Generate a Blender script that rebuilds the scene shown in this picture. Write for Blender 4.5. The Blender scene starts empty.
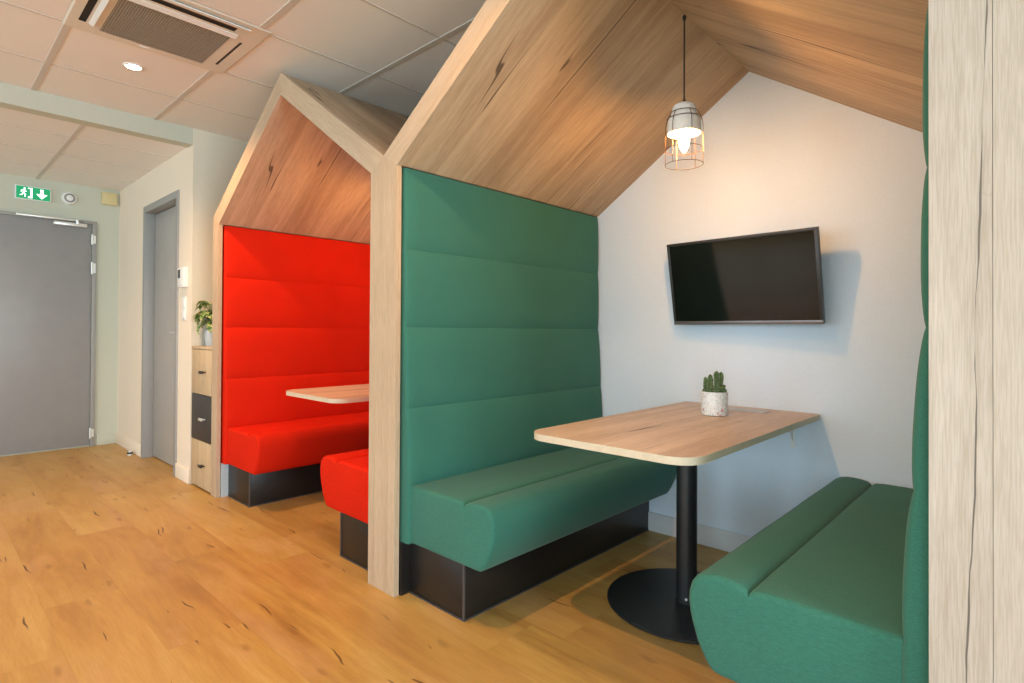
import bpy, bmesh, math, random
from mathutils import Vector, Matrix, noise
PI = math.pi
S = bpy.context.scene
COL = S.collection
random.seed(7)

# ------------------------------------------------------------------ measured layout (metres)
YF, YB = 1.350, 2.775          # booth front, back wall
W = 1.9466                     # booth width
XM = -2.0152                   # party line between the red and the green booth
B = 0.0944                     # board width
ZE, ZV = 1.7565, 1.8133        # eaves inside / outside
ZPI, ZPO = 2.344, 2.4626       # ridge inside / outside
XC, XL = -4.35, -6.39          # corridor bulkhead plane, corridor end wall
YD = 1.345                     # wall with the second door
ZC, ZC2 = 2.49, 2.383          # ceilings
XR, YW = 4.6, -4.2             # window wall, rear wall

# ------------------------------------------------------------------ lamps and daylight: watts and colour
LIT = dict(
    right1=(12.0, (.68, .90, 1.0)), right2=(265.0, (.68, .90, 1.0)),                        # windows beside the room
    front1=(80.0, (.68, .90, 1.0)), front2=(72.0, (.68, .90, 1.0)), front3=(175.0, (.68, .90, 1.0)),    # windows behind the camera
    spot1=(112.0, (1.0, .55, .25)), spot2=(82.0, (1.0, .55, .25)), spot3=(30.0, (1.0, .55, .25)),    # downlights along the booth fronts
    rear=(9.0, (1.0, .55, .25)),          # added unseen downlights behind the camera, dimmed
    hall=(40.0, (1.0, .58, .27)),         # added unseen downlight in the corridor
    pend=(510.0, (1.0, .47, .13)),        # bulbs of the caged pendants
    sky=(.6, (.70, .90, 1.0)))
GLOW = 1.0
EXPOSURE = -0.02

# ------------------------------------------------------------------ node helper
class G:
    def __init__(self, name):
        self.m = bpy.data.materials.new(name); self.m.use_nodes = True
        self.t = self.m.node_tree; self.n = self.t.nodes; self.l = self.t.links
        self.n.clear()
        self.out = self.n.new('ShaderNodeOutputMaterial')
        self.b = self.n.new('ShaderNodeBsdfPrincipled')
        self.l.new(self.b.outputs[0], self.out.inputs[0])
    def put(self, sock, v):
        if isinstance(v, bpy.types.NodeSocket): self.l.new(v, sock)
        elif v is not None:
            try: sock.default_value = v
            except Exception: sock.default_value = (*v, 1.0)
    def math(self, op, a, b=None, c=None, clamp=False):
        n = self.n.new('ShaderNodeMath'); n.operation = op; n.use_clamp = clamp
        for i, v in enumerate((a, b, c)):
            if v is not None: self.put(n.inputs[i], v)
        return n.outputs[0]
    def mix(self, f, a, b, mode='MIX'):
        n = self.n.new('ShaderNodeMix'); n.data_type = 'RGBA'; n.blend_type = mode
        self.put(n.inputs[0], f); self.put(n.inputs[6], a); self.put(n.inputs[7], b)
        return n.outputs[2]
    def ramp(self, f, stops, interp='LINEAR'):
        n = self.n.new('ShaderNodeValToRGB'); n.color_ramp.interpolation = interp
        e = n.color_ramp.elements
        while len(e) < len(stops): e.new(0.5)
        for x, (p, c) in zip(e, stops):
            x.position = p; x.color = (*c, 1) if len(c) == 3 else c
        self.put(n.inputs[0], f)
        return n.outputs[0]
    def smooth(self, v, lo, hi):
        n = self.n.new('ShaderNodeMapRange'); n.interpolation_type = 'SMOOTHSTEP'
        self.put(n.inputs[0], v); n.inputs[1].default_value = lo; n.inputs[2].default_value = hi
        return n.outputs[0]
    def coords(self):
        tc = self.n.new('ShaderNodeTexCoord'); s = self.n.new('ShaderNodeSeparateXYZ')
        self.l.new(tc.outputs['Object'], s.inputs[0])
        self.obj = tc.outputs['Object']
        return s.outputs[0], s.outputs[1], s.outputs[2]
    def vec(self, x, y, z):
        n = self.n.new('ShaderNodeCombineXYZ')
        for i, v in enumerate((x, y, z)): self.put(n.inputs[i], v)
        return n.outputs[0]
    def noise(self, v, scale=1, detail=3, rough=.5, dist=0, out=0):
        n = self.n.new('ShaderNodeTexNoise')
        self.put(n.inputs['Vector'], v); n.inputs['Scale'].default_value = scale
        n.inputs['Detail'].default_value = detail; n.inputs['Roughness'].default_value = rough
        n.inputs['Distortion'].default_value = dist
        return n.outputs[out]
    def white(self, v):
        n = self.n.new('ShaderNodeTexWhiteNoise'); n.noise_dimensions = '3D'
        self.put(n.inputs['Vector'], v)
        return n.outputs[0]
    def voro(self, v, scale=1, rand=1.0, feature='F1', dim='3D'):
        n = self.n.new('ShaderNodeTexVoronoi'); n.feature = feature; n.voronoi_dimensions = dim
        self.put(n.inputs['Vector'], v); n.inputs['Scale'].default_value = scale
        n.inputs['Randomness'].default_value = rand
        return n.outputs
    def bump(self, h, strength=.2, dist=.01):
        n = self.n.new('ShaderNodeBump'); n.inputs['Strength'].default_value = strength
        n.inputs['Distance'].default_value = dist; self.put(n.inputs['Height'], h)
        self.l.new(n.outputs[0], self.b.inputs['Normal'])
    def set(self, **k):
        for a, v in k.items(): self.put(self.b.inputs[a.replace('_', ' ')], v)
        return self.m

def plain(name, col, rough=.6, metal=0.0, speck=0.0, scale=60, bump=0.0):
    g = G(name); g.coords()
    n = g.noise(g.obj, scale, 3)
    lo = tuple(c * (1 - speck) for c in col); hi = tuple(min(1, c * (1 + speck)) for c in col)
    g.set(Base_Color=g.ramp(n, [(.3, lo), (.7, hi)]), Roughness=rough, Metallic=metal)
    if bump: g.bump(n, bump, .002)
    return g.m

def wood(name, axes, light, dark, board=.2, seed=0.0, crack=1.0, rough=.55, streak=1.0, vein=None, phase=0.13):
    """laminate oak: grain runs along axes[0], boards lie side by side along axes[1]"""
    g = G(name); c3 = g.coords(); ix = {'X': 0, 'Y': 1, 'Z': 2}
    a = c3[ix[axes[0]]]; c = c3[ix[axes[1]]]
    t = c3[3 - ix[axes[0]] - ix[axes[1]]]
    pid = g.math('FLOOR', g.math('ADD', g.math('DIVIDE', c, board), phase))
    wn = g.white(g.vec(pid, seed, 3.1))
    a2 = g.math('ADD', a, g.math('MULTIPLY', wn, 9.0))
    ct = g.math('ADD', c, g.math('MULTIPLY', t, .7))
    def v(ka, kc, s): return g.vec(g.math('MULTIPLY', a2, ka), g.math('MULTIPLY', ct, kc), g.math('ADD', g.math('MULTIPLY', wn, 20), seed + s))
    broad = g.noise(v(.9, 9, 0), 1, 4, .55, .6)
    mid = g.noise(v(2.2, 45, 5), 1, 4, .6, .3)
    fine = g.noise(v(14, 330, 9), 1, 2, .6)
    f = g.math('ADD', g.math('MULTIPLY', broad, .62), g.math('MULTIPLY', mid, .38))
    f = g.math('ADD', f, g.math('MULTIPLY', g.math('SUBTRACT', wn, .5), .16))
    mean = tuple((x + y) / 2 for x, y in zip(light, dark))
    lo = tuple(m + (d - m) * streak for m, d in zip(mean, dark)); hi = tuple(m + (d - m) * streak for m, d in zip(mean, light))
    col = g.ramp(f, [(.30, lo), (.50, mean), (.68, hi)])
    col = g.mix(g.smooth(fine, .35, .65), g.mix(1.0, col, (.86, .84, .80), 'MULTIPLY'), col)
    # cracks: thin iso-lines of a stretched field, broken up by a mask
    cn = g.noise(v(.42, 5.5, 31), 1, 2, .5, .15)
    iso = g.math('ABSOLUTE', g.math('SUBTRACT', cn, .5))
    brk = g.noise(v(1.15, 4.0, 57), 1, 3)
    wdt = g.math('MULTIPLY', g.smooth(brk, .46, .70), .013 * crack)
    line = g.math('SUBTRACT', 1, g.smooth(g.math('DIVIDE', iso, g.math('ADD', wdt, .00005)), .45, 1.0), clamp=True)
    line = g.math('MULTIPLY', line, g.smooth(brk, .46, .56))
    # knots
    vo = g.voro(v(2.4, 9.0, 71), 1)
    sel = g.math('GREATER_THAN', g.white(vo['Position']), .80)
    kn = g.math('MULTIPLY', g.math('SUBTRACT', 1, g.smooth(vo['Distance'], .03, .10)), sel)
    mark = g.math('MAXIMUM', line, g.math('MULTIPLY', kn, .75 * min(1, crack)))
    if vein:      # one long meandering split, as on the board beside the camera
        c0, amp, wv, kk = vein
        c0 = g.math('ADD', c0, g.math('MULTIPLY', a, kk))
        path = g.noise(g.vec(g.math('MULTIPLY', a, 1.7), 4.2, seed), 1, 4, .55)
        dd = g.math('ABSOLUTE', g.math('SUBTRACT', g.math('SUBTRACT', c, c0), g.math('MULTIPLY', g.math('SUBTRACT', path, .5), amp)))
        wid = g.noise(g.vec(g.math('MULTIPLY', a, 5.0), 9.2, seed), 1, 3)
        ww = g.math('ADD', g.math('MULTIPLY', g.smooth(wid, .36, .68), wv), .0002)
        ln = g.math('SUBTRACT', 1, g.smooth(g.math('DIVIDE', dd, ww), .4, 1.0), clamp=True)
        mark = g.math('MAXIMUM', mark, g.math('MULTIPLY', ln, 1.1), clamp=True)
    col = g.mix(g.math('MULTIPLY', mark, .85), col, tuple(x * .20 for x in dark))
    g.set(Base_Color=col, Roughness=rough)
    g.b.inputs['Specular IOR Level'].default_value = .35
    g.bump(g.math('SUBTRACT', g.math('MULTIPLY', fine, .25), mark), .18, .003)
    return g.m

def fabric(name, col, rough=.85):
    g = G(name); x, y, z = g.coords()
    w1 = g.noise(g.obj, 620, 1)
    w2 = g.noise(g.vec(g.math('MULTIPLY', x, 90), g.math('MULTIPLY', y, 800), g.math('MULTIPLY', z, 800)), 1, 1)
    h = g.math('ADD', w1, w2)
    cl = g.noise(g.obj, 3.0, 3)
    base = g.ramp(g.math('MULTIPLY', h, .5), [(.3, tuple(c * .72 for c in col)), (.7, tuple(min(1, c * 1.22) for c in col))])
    base = g.mix(g.smooth(cl, .3, .7), g.mix(1.0, base, (.92, .92, .94), 'MULTIPLY'), base)
    g.set(Base_Color=base, Roughness=rough)
    g.b.inputs['Sheen Weight'].default_value = .12 if col[1] > .05 else .0
    g.b.inputs['Sheen Roughness'].default_value = .5
    g.b.inputs['Specular IOR Level'].default_value = .2 if col[1] > .05 else .08
    g.bump(h, .25, .0015)
    return g.m

def floor_mat():
    g = G('oak_plank_floor'); x, y, z = g.coords()
    rw = .245
    yy = g.math('DIVIDE', g.math('SUBTRACT', y, .115), rw)
    row = g.math('FLOOR', yy); fy = g.math('SUBTRACT', yy, row)
    # butt joints: the five rows in front of the booths have known joint positions, the others a random one
    ln = 1.52
    offs = {0: -2.375, 1: -2.805, 2: -2.15, 3: -2.95, 4: -2.615}
    off = g.math('MULTIPLY', g.white(g.vec(row, 7.7, 1.3)), ln)
    for k, o in offs.items():
        sel = g.math('COMPARE', row, float(k), .1)
        off = g.math('ADD', g.math('MULTIPLY', off, g.math('SUBTRACT', 1, sel)), g.math('MULTIPLY', sel, o))
    xx = g.math('DIVIDE', g.math('SUBTRACT', x, off), ln)
    px = g.math('FLOOR', xx); fx = g.math('SUBTRACT', xx, px)
    wn = g.white(g.vec(px, row, 5.5)); wn2 = g.white(g.vec(row, px, 8.8))
    xs = g.math('ADD', x, g.math('MULTIPLY', wn, 13))
    def v(ka, kc, s): return g.vec(g.math('MULTIPLY', xs, ka), g.math('MULTIPLY', y, kc), g.math('ADD', g.math('MULTIPLY', wn2, 30), s))
    broad = g.noise(v(1.0, 5.5, 0), 1, 4, .55, 1.1)
    mid = g.noise(v(2.5, 30, 3), 1, 4, .6, .5)
    fine = g.noise(v(12, 190, 6), 1, 2)
    f = g.math('ADD', g.math('MULTIPLY', broad, .66), g.math('MULTIPLY', mid, .34))
    f = g.math('ADD', f, g.math('MULTIPLY', g.math('SUBTRACT', wn, .5), .13))
    patchy = g.noise(v(1.6, 2.6, 12), 1, 3, .5, .8)
    f = g.math('ADD', f, g.math('MULTIPLY', g.math('SUBTRACT', patchy, .5), .30))
    col = g.ramp(f, [(.26, (.34, .175, .045)), (.48, (.495, .292, .078)), (.72, (.60, .40, .132))])
    col = g.mix(g.math('MULTIPLY', wn2, .22), col, (.52, .24, .085))
    pink = g.noise(v(1.9, 4.0, 22), 1, 3, .5, .6)
    col = g.mix(g.math('MULTIPLY', g.smooth(pink, .52, .72), .35), col, (.60, .36, .19))
    col = g.mix(g.smooth(fine, .3, .7), g.mix(1.0, col, (.93, .91, .88), 'MULTIPLY'), col)
    # figure rings (cathedral grain) faint
    # short dark splits
    wob = g.noise(g.vec(g.math('MULTIPLY', x, 4), g.math('MULTIPLY', y, 4), 2.0), 1, 2, out=1)
    sp = g.n.new('ShaderNodeSeparateColor'); g.l.new(wob, sp.inputs[0])
    cx = g.math('ADD', xs, g.math('MULTIPLY', sp.outputs[0], .10)); cy = g.math('ADD', y, g.math('MULTIPLY', sp.outputs[1], .10))
    vo = g.voro(g.vec(g.math('MULTIPLY', cx, 2.5), g.math('MULTIPLY', cy, 46), 0.0), 1, dim='2D')
    pick = g.white(vo['Position']); sel = g.math('GREATER_THAN', pick, .93)
    ck = g.math('MULTIPLY', g.math('SUBTRACT', 1, g.smooth(g.math('DIVIDE', vo['Distance'], g.math('ADD', .35, g.math('MULTIPLY', g.math('SUBTRACT', pick, .93), 12))), .08, .22)), sel)
    vo2 = g.voro(g.vec(g.math('MULTIPLY', cx, 4.5), g.math('MULTIPLY', cy, 13), 0.0), 1, dim='2D')
    sel2 = g.math('GREATER_THAN', g.white(vo2['Position']), .93)
    kn = g.math('MULTIPLY', g.math('SUBTRACT', 1, g.smooth(vo2['Distance'], .06, .22)), sel2)
    col = g.mix(g.math('MULTIPLY', kn, .35), col, (.17, .075, .03))
    col = g.mix(g.math('MULTIPLY', ck, .85), col, (.07, .03, .015))
    # plank joints
    ey = g.math('MINIMUM', fy, g.math('SUBTRACT', 1, fy)); ex = g.math('MINIMUM', fx, g.math('SUBTRACT', 1, fx))
    jy = g.math('SUBTRACT', 1, g.smooth(ey, .002, .010)); jx = g.math('SUBTRACT', 1, g.smooth(ex, .0004, .0016))
    j = g.math('MAXIMUM', jx, jy)
    col = g.mix(g.math('MULTIPLY', j, .13), col, (.20, .09, .03))
    g.set(Base_Color=col, Roughness=g.ramp(mid, [(.2, (.36,) * 3), (.8, (.48,) * 3)]))
    g.b.inputs['Specular IOR Level'].default_value = .4
    g.bump(g.math('SUBTRACT', g.math('MULTIPLY', fine, .2), g.math('MAXIMUM', j, ck)), .12, .003)
    return g.m

def pot_mat():
    """white ceramic with a scatter of pink dots and grey-green sprigs"""
    g = G('floral_ceramic'); x, y, z = g.coords()
    ang = g.math('ARCTAN2', y, x)
    uv = g.vec(g.math('MULTIPLY', ang, 2.2), g.math('MULTIPLY', z, 39), 0.0)
    wv = g.noise(uv, 1.6, 2, out=1)
    vo = g.voro(uv, 1.15)
    pink = g.math('MULTIPLY', g.math('SUBTRACT', 1, g.smooth(vo['Distance'], .24, .40)), g.math('GREATER_THAN', g.white(vo['Position']), .58))
    uv2 = g.vec(g.math('MULTIPLY', ang, 3.6), g.math('MULTIPLY', z, 44), 3.0)
    n2 = g.noise(uv2, 1.0, 2, .5, 1.5)
    sprig = g.math('SUBTRACT', 1, g.smooth(g.math('ABSOLUTE', g.math('SUBTRACT', n2, .5)), .012, .05))
    col = g.mix(g.math('MULTIPLY', sprig, .6), (.86, .87, .88), (.28, .36, .38))
    col = g.mix(g.math('MULTIPLY', pink, .8), col, (.60, .20, .22))
    return g.set(Base_Color=col, Roughness=.35)

def leaf_mat():
    g = G('variegated_leaf'); x, y, z = g.coords()
    n = g.noise(g.obj, 38, 3, .6, 1.0)
    return g.set(Base_Color=g.ramp(n, [(.36, (.03, .11, .02)), (.48, (.10, .24, .045)), (.56, (.62, .60, .28))]), Roughness=.4)

def glow(name, col, strength, base=(.8, .8, .8)):
    g = G(name); g.coords(); n = g.noise(g.obj, 20, 1)
    g.set(Base_Color=base, Roughness=.4, Emission_Color=g.ramp(n, [(0, tuple(c * .97 for c in col)), (1, col)]), Emission_Strength=strength)
    return g.m

# ------------------------------------------------------------------ materials
OAK_L, OAK_D = (.60, .44, .285), (.37, .235, .13)
M = {}
M['oak_up'] = wood('oak_upright', 'ZX', (.62, .475, .345), (.445, .315, .205), .0472, 1.0, .0, streak=.75, phase=.0)
M['oak_daylit'] = wood('oak_upright_daylit', 'ZX', (.56, .48, .42), (.455, .375, .31), .2, 14.0, .0, streak=.8, phase=.5)  # same oak as the other uprights, window light put into a paler colour
M['oak_vein_daylit'] = wood('oak_upright_split_daylit', 'ZX', (.60, .525, .47), (.455, .38, .32), .2, 4.0, .0, streak=1.35, vein=(.003, .034, .0023, .022), phase=.5)  # real split; the paler tone is window light put into the colour
M['oak_raft'] = wood('oak_rafter', 'XZ', (.62, .475, .345), (.46, .33, .222), .2, 2.0, .0, streak=.7, phase=.5)
M['oak_roof'] = wood('oak_roof', 'XY', (.63, .47, .32), (.36, .238, .15), .205, 3.0, 1.25)
M['oak_side'] = wood('oak_side', 'ZY', OAK_L, OAK_D, .2, 5.0, .8)
M['oak_table'] = wood('oak_table', 'YX', (.74, .595, .50), (.49, .355, .27), .24, 6.0, .7, rough=.42, vein=(.145, .05, .0016, 0.0))
M['ply_edge'] = plain('pale_edge_band', (.62, .53, .40), .5, 0, .06, 40)
M['oak_cab'] = wood('oak_cabinet', 'ZX', (.70, .53, .35), (.52, .37, .22), .3, 7.0, .5)
M['green'] = fabric('green_wool', (.038, .166, .122))
M['red'] = fabric('red_wool', (.68, .020, .005))
M['black_lam'] = plain('black_laminate', (.011, .0095, .0085), .38, 0, .15, 30)
M['alu'] = plain('aluminium_strip', (.11, .11, .12), .4, .6, .05)
M['pale_lam'] = plain('pale_laminate', (.48, .53, .57), .5, 0, .04)
M['black_metal'] = plain('black_powder_coat', (.017, .017, .019), .38, 0, .2, 200, .05)
M['wall'] = plain('white_wall_paint', (.74, .82, .94), .9, 0, .015, 90, .08)
M['wall_green'] = plain('pale_green_wall', (.57, .585, .50), .85, 0, .015, 90, .08)  # one even pale green tone for end wall, bulkhead and skirting
M['wall_cream'] = plain('cream_wall_paint', (.84, .73, .60), .9, 0, .015, 90, .08)
M['wall_niche'] = plain('niche_wall_paint', (.72, .67, .56), .9, 0, .015, 90, .08)
M['base_white'] = plain('white_gloss_paint', (.68, .68, .70), .5, 0, .02)
M['tile'] = plain('ceiling_tile', (.86, .84, .83), .95, 0, .025, 240, .15)
M['grid'] = plain('ceiling_grid_bar', (.64, .60, .56), .6, 0, .03)
M['floor'] = floor_mat()
M['door_grey'] = plain('grey_door_paint', (.30, .30, .31), .38, 0, .03, 8)
M['door_pale'] = plain('pale_grey_door_paint', (.43, .41, .39), .4, 0, .03, 8)
M['frame_grey'] = plain('grey_frame_paint', (.33, .325, .32), .45, 0, .03)
M['chrome'] = plain('brushed_steel', (.78, .77, .75), .35, .55, .05)
M['white_pl'] = plain('white_plastic', (.84, .84, .84), .4, 0, .02)
M['cream_pl'] = plain('cream_plastic', (.68, .56, .30), .5, 0, .03)
M['ring_grey'] = plain('grey_ring', (.28, .27, .26), .5, 0, .03)
M['dark_grey'] = plain('dark_grey_front', (.040, .036, .036), .45, 0, .1)
M['lcd'] = plain('display_grey', (.06, .07, .07), .25, 0, .05)
M['bezel'] = plain('bezel_black', (.030, .030, .032), .35, 0, .1)
M['bezel_low'] = plain('bezel_grey', (.22, .20, .21), .3, .5, .05)
M['screen'] = plain('screen_glass', (.005, .004, .0035), .07, 0, .1, 5)
M['concrete'] = plain('pale_concrete', (.80, .77, .74), .8, 0, .06, 90, .2)
M['wire'] = plain('dark_copper_wire', (.10, .055, .035), .4, .6, .1)
M['cord'] = plain('black_cord', (.02, .018, .017), .7, 0, .1)
M['bulb'] = glow('warm_bulb', LIT['pend'][1], LIT['pend'][0])
M['spot'] = glow('downlight_lens', (1.0, .80, .52), 60.0 * GLOW)
M['sign_green'] = glow('exit_green', (.0, .34, .12), .7, (.0, .22, .09))
M['sign_white'] = glow('exit_white', (.85, 1.0, .90), 1.6)
M['grille'] = plain('grille_grey', (.36, .34, .30), .6, 0, .03)
M['ac_body'] = plain('air_unit_white', (.74, .70, .62), .5, 0, .02)
M['slot'] = plain('slot_dark', (.02, .018, .016), .7, 0, .1)
M['flatgrey'] = plain('hatch_grey', (.46, .47, .48), .4, .2, .03)
M['pot'] = pot_mat()
M['pot_pale'] = plain('pale_blue_pot', (.58, .64, .68), .5, 0, .03)
M['soil'] = plain('soil', (.035, .022, .014), .95, 0, .4, 200, .5)
M['cactus'] = plain('cactus_green', (.10, .16, .065), .6, 0, .5, 110, .4)
M['spine'] = plain('cactus_spine', (.55, .50, .32), .6)
M['leaf'] = leaf_mat()
M['stem'] = plain('plant_stem', (.12, .20, .06), .6, 0, .1)
M['glass'] = None

# ------------------------------------------------------------------ mesh helpers
def new(): return bmesh.new()
def box(bm, x0, x1, y0, y1, z0, z1, bev=0.0, seg=2):
    t = bmesh.new()
    bmesh.ops.create_cube(t, size=1)
    for v in t.verts:
        v.co = Vector(((x0 + x1) / 2 + v.co.x * (x1 - x0), (y0 + y1) / 2 + v.co.y * (y1 - y0), (z0 + z1) / 2 + v.co.z * (z1 - z0)))
    if bev: bmesh.ops.bevel(t, geom=t.edges[:], offset=bev, segments=seg, profile=.5, affect='EDGES')
    merge(bm, t); return bm
def merge(bm, t, mat=None):
    if mat is not None: bmesh.ops.transform(t, matrix=mat, verts=t.verts)
    me = bpy.data.meshes.new('tmp'); t.to_mesh(me); t.free(); bm.from_mesh(me); bpy.data.meshes.remove(me)
def prism(bm, pts, axis, a, b):
    """closed outline extruded along an axis; pts are the two other coordinates in xyz order"""
    def mk(p, h):
        q = [p[0], p[1]]; q.insert('XYZ'.index(axis), h); return Vector(q)
    v0 = [bm.verts.new(mk(p, a)) for p in pts]; v1 = [bm.verts.new(mk(p, b)) for p in pts]
    n = len(pts)
    fs = [bm.faces.new(v0), bm.faces.new(list(reversed(v1)))]
    for i in range(n): fs.append(bm.faces.new((v0[(i + 1) % n], v0[i], v1[i], v1[(i + 1) % n])))
    bmesh.ops.recalc_face_normals(bm, faces=fs)
    return bm
def lathe(bm, prof, c=(0, 0, 0), seg=40):
    rings = []
    for r, z in prof:
        if r < 1e-6: rings.append([bm.verts.new(Vector((c[0], c[1], c[2] + z)))])
        else: rings.append([bm.verts.new(Vector((c[0] + r * math.cos(2 * PI * i / seg), c[1] + r * math.sin(2 * PI * i / seg), c[2] + z))) for i in range(seg)])
    fs = []
    for p, q in zip(rings, rings[1:]):
        for i in range(seg):
            j = (i + 1) % seg
            if len(p) == 1 and len(q) == 1: continue
            if len(p) == 1: fs.append(bm.faces.new((p[0], q[j], q[i])))
            elif len(q) == 1: fs.append(bm.faces.new((p[i], p[j], q[0])))
            else: fs.append(bm.faces.new((p[i], p[j], q[j], q[i])))
    bmesh.ops.recalc_face_normals(bm, faces=fs)
    return bm
def tube(bm, pts, r, seg=8, closed=False):
    pts = [Vector(p) for p in pts]; n = len(pts); rings = []
    rr = r if isinstance(r, (list, tuple)) else [r] * n
    up = None
    for i, p in enumerate(pts):
        d = (pts[(i + 1) % n] - pts[i - 1]) if closed else (pts[min(i + 1, n - 1)] - pts[max(i - 1, 0)])
        d.normalize()
        if up is None: up = d.orthogonal().normalized()
        up = (up - d * up.dot(d)).normalized(); s = d.cross(up)
        rings.append([bm.verts.new(p + (up * math.cos(2 * PI * k / seg) + s * math.sin(2 * PI * k / seg)) * rr[i]) for k in range(seg)])
    fs = []
    for i in range(n if closed else n - 1):
        a, b = rings[i], rings[(i + 1) % n]
        for k in range(seg):
            fs.append(bm.faces.new((a[k], a[(k + 1) % seg], b[(k + 1) % seg], b[k])))
    if not closed:
        fs.append(bm.faces.new(rings[0])); fs.append(bm.faces.new(rings[-1]))
    bmesh.ops.recalc_face_normals(bm, faces=fs)
    return bm
def rot_disc(bm, prof, c, axis, seg=32):
    """lathe turned so that its axis points along x or y"""
    t = bmesh.new(); lathe(t, prof, (0, 0, 0), seg)
    R = Matrix.Rotation(PI / 2, 4, 'Y') if axis == 'X' else Matrix.Rotation(PI / 2, 4, 'X')
    merge(bm, t, Matrix.Translation(Vector(c)) @ R)
    return bm

# ------------------------------------------------------------------ objects
def tag(o, label=None, cat=None, group=None, kind=None):
    if label: o['label'] = label
    if cat: o['category'] = cat
    if group: o['group'] = group
    if kind: o['kind'] = kind
    return o
def thing(name, loc, label, cat, group=None):
    o = bpy.data.objects.new(name, None); COL.objects.link(o); o.location = loc
    o.empty_display_size = .1
    return tag(o, label, cat, group)
def wloc(o):
    v = Vector(o.location)
    while o.parent: o = o.parent; v += Vector(o.location)
    return v
def mesh(name, bm, mat, parent=None, at=None, smooth=True, angle=35, label=None):
    """links a world-space bmesh as one object; origin at the parent's base (or at `at`)"""
    org = wloc(parent) if parent else Vector((0, 0, 0))
    loc = Vector(at) if at is not None else org
    bmesh.ops.transform(bm, matrix=Matrix.Translation(-loc), verts=bm.verts)
    me = bpy.data.meshes.new(name); bm.to_mesh(me); bm.free()
    if smooth:
        for p in me.polygons: p.use_smooth = True
        me.set_sharp_from_angle(angle=math.radians(angle))
    me.materials.append(M[mat] if isinstance(mat, str) else mat)
    o = bpy.data.objects.new(name, me); COL.objects.link(o)
    o.location = loc - org
    if parent: o.parent = parent
    if label: o['label'] = label
    return o
def struct(name, bm, mat, parent=None, **k):
    o = mesh(name, bm, mat, parent, **k)
    if parent is None: o['kind'] = 'structure'
    return o
def copy_tree(o, parent=None):
    c = o.copy(); COL.objects.link(c); c.parent = parent
    for ch in list(o.children): copy_tree(ch, c)
    return c

# ================================================================== SETTING
XE = 4.7
struct('floor', box(new(), XL - .1, XE, YW - .1, YB + .1, -.08, 0), 'floor', smooth=False)
def ceiling(name, x0, x1, y0, y1, z, xs, ys, wx, wy):
    o = struct(name, box(new(), x0, x1, y0, y1, z, z + .06), 'tile', smooth=False)
    b = new()
    for x in xs: box(b, x - wx / 2, x + wx / 2, y0, y1, z - .002, z + .001)
    for y in ys: box(b, x0, x1, y - wy / 2, y + wy / 2, z - .003, z + .001)
    mesh('ceiling_grid', b, 'grid', o, smooth=False)
    return o
def gridline(c0, step, lo, hi):
    k0 = math.ceil((lo - c0) / step); return [c0 + step * k for k in range(k0, int((hi - c0) // step) + 1)]
ceiling('ceiling', XC, XE, YW, YB + .1, ZC, gridline(-3.85, .5785, XC + .05, XE), gridline(.483, .628, YW, YB), .012, .026)
ceiling('ceiling_corridor', XL, XC - .09, YW, YD + .05, ZC2, gridline(-4.83, .525, XL + .05, XC - .05), gridline(.74, .628, YW, YD), .012, .026)
# bulkhead where the ceiling steps down to the corridor
struct('trim_1', box(new(), XC - .10, XC, YW, YD, ZC2 - .008, ZC + .05), 'wall_green', smooth=False)
# walls
struct('wall_left', box(new(), XL - .1, XL, YW, YD + .1, 0, ZC2 + .1), 'wall_green', smooth=False)
DX0, DX1, DZ = -5.535, -4.63, 2.105       # second door, outside of its frame
b = new()
box(b, XL, DX0 + .02, YD, YD + .12, 0, ZC2 + .1)
box(b, DX1 - .02, XC - .1, YD, YD + .12, 0, ZC + .1); box(b, XC - .1, XC, YD, YD + .002, 0, ZC + .1)
box(b, DX0 + .02, DX1 - .02, YD, YD + .12, DZ - .02, ZC2 + .1)
struct('wall_corridor', b, 'wall_cream', smooth=False)
struct('wall_niche', box(new(), XC - .1, XC, YD + .002, YB + .1, 0, ZC + .1), 'wall_niche', smooth=False)
struct('wall_back', box(new(), XC - .1, XE, YB, YB + .12, 0, ZC + .1), 'wall', smooth=False)
# window wall beside the room and window wall behind the camera
def window_wall(name, axis, pos, lo, hi, opens, z0, z1, thick):
    b = new()
    def put(a0, a1, q0, q1):
        if axis == 'X': box(b, pos, pos + thick, a0, a1, q0, q1)
        else: box(b, a0, a1, pos - thick, pos, q0, q1)
    cur = lo
    for a, c in opens:
        put(cur, a, 0, ZC + .1); put(a, c, 0, z0); put(a, c, z1, ZC + .1); cur = c
    put(cur, hi, 0, ZC + .1)
    struct(name, b, 'wall', smooth=False)
    for i, (a, c) in enumerate(opens):
        f = new()
        for t0, t1, q0, q1 in ((a, a + .06, z0, z1), (c - .06, c, z0, z1), (a + .06, c - .06, z0, z0 + .06), (a + .06, c - .06, z1 - .06, z1), ((a + c) / 2 - .03, (a + c) / 2 + .03, z0 + .06, z1 - .06)):
            if axis == 'X': box(f, pos + .02, pos + .08, t0, t1, q0, q1)
            else: box(f, t0, t1, pos - .08, pos - .02, q0, q1)
        WN[0] += 1
        struct('window_%d' % WN[0], f, 'base_white', smooth=False)
WN = [0]
window_wall('wall_right', 'X', XR, YW, YB, [(-3.6, -1.5), (-1.2, .9)], .25, 2.3, .1)
window_wall('wall_front', 'Y', YW, XL, XE, [(-5.6, -3.4), (-2.6, -.2), (.6, 3.4)], .25, 2.3, .1)
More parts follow.
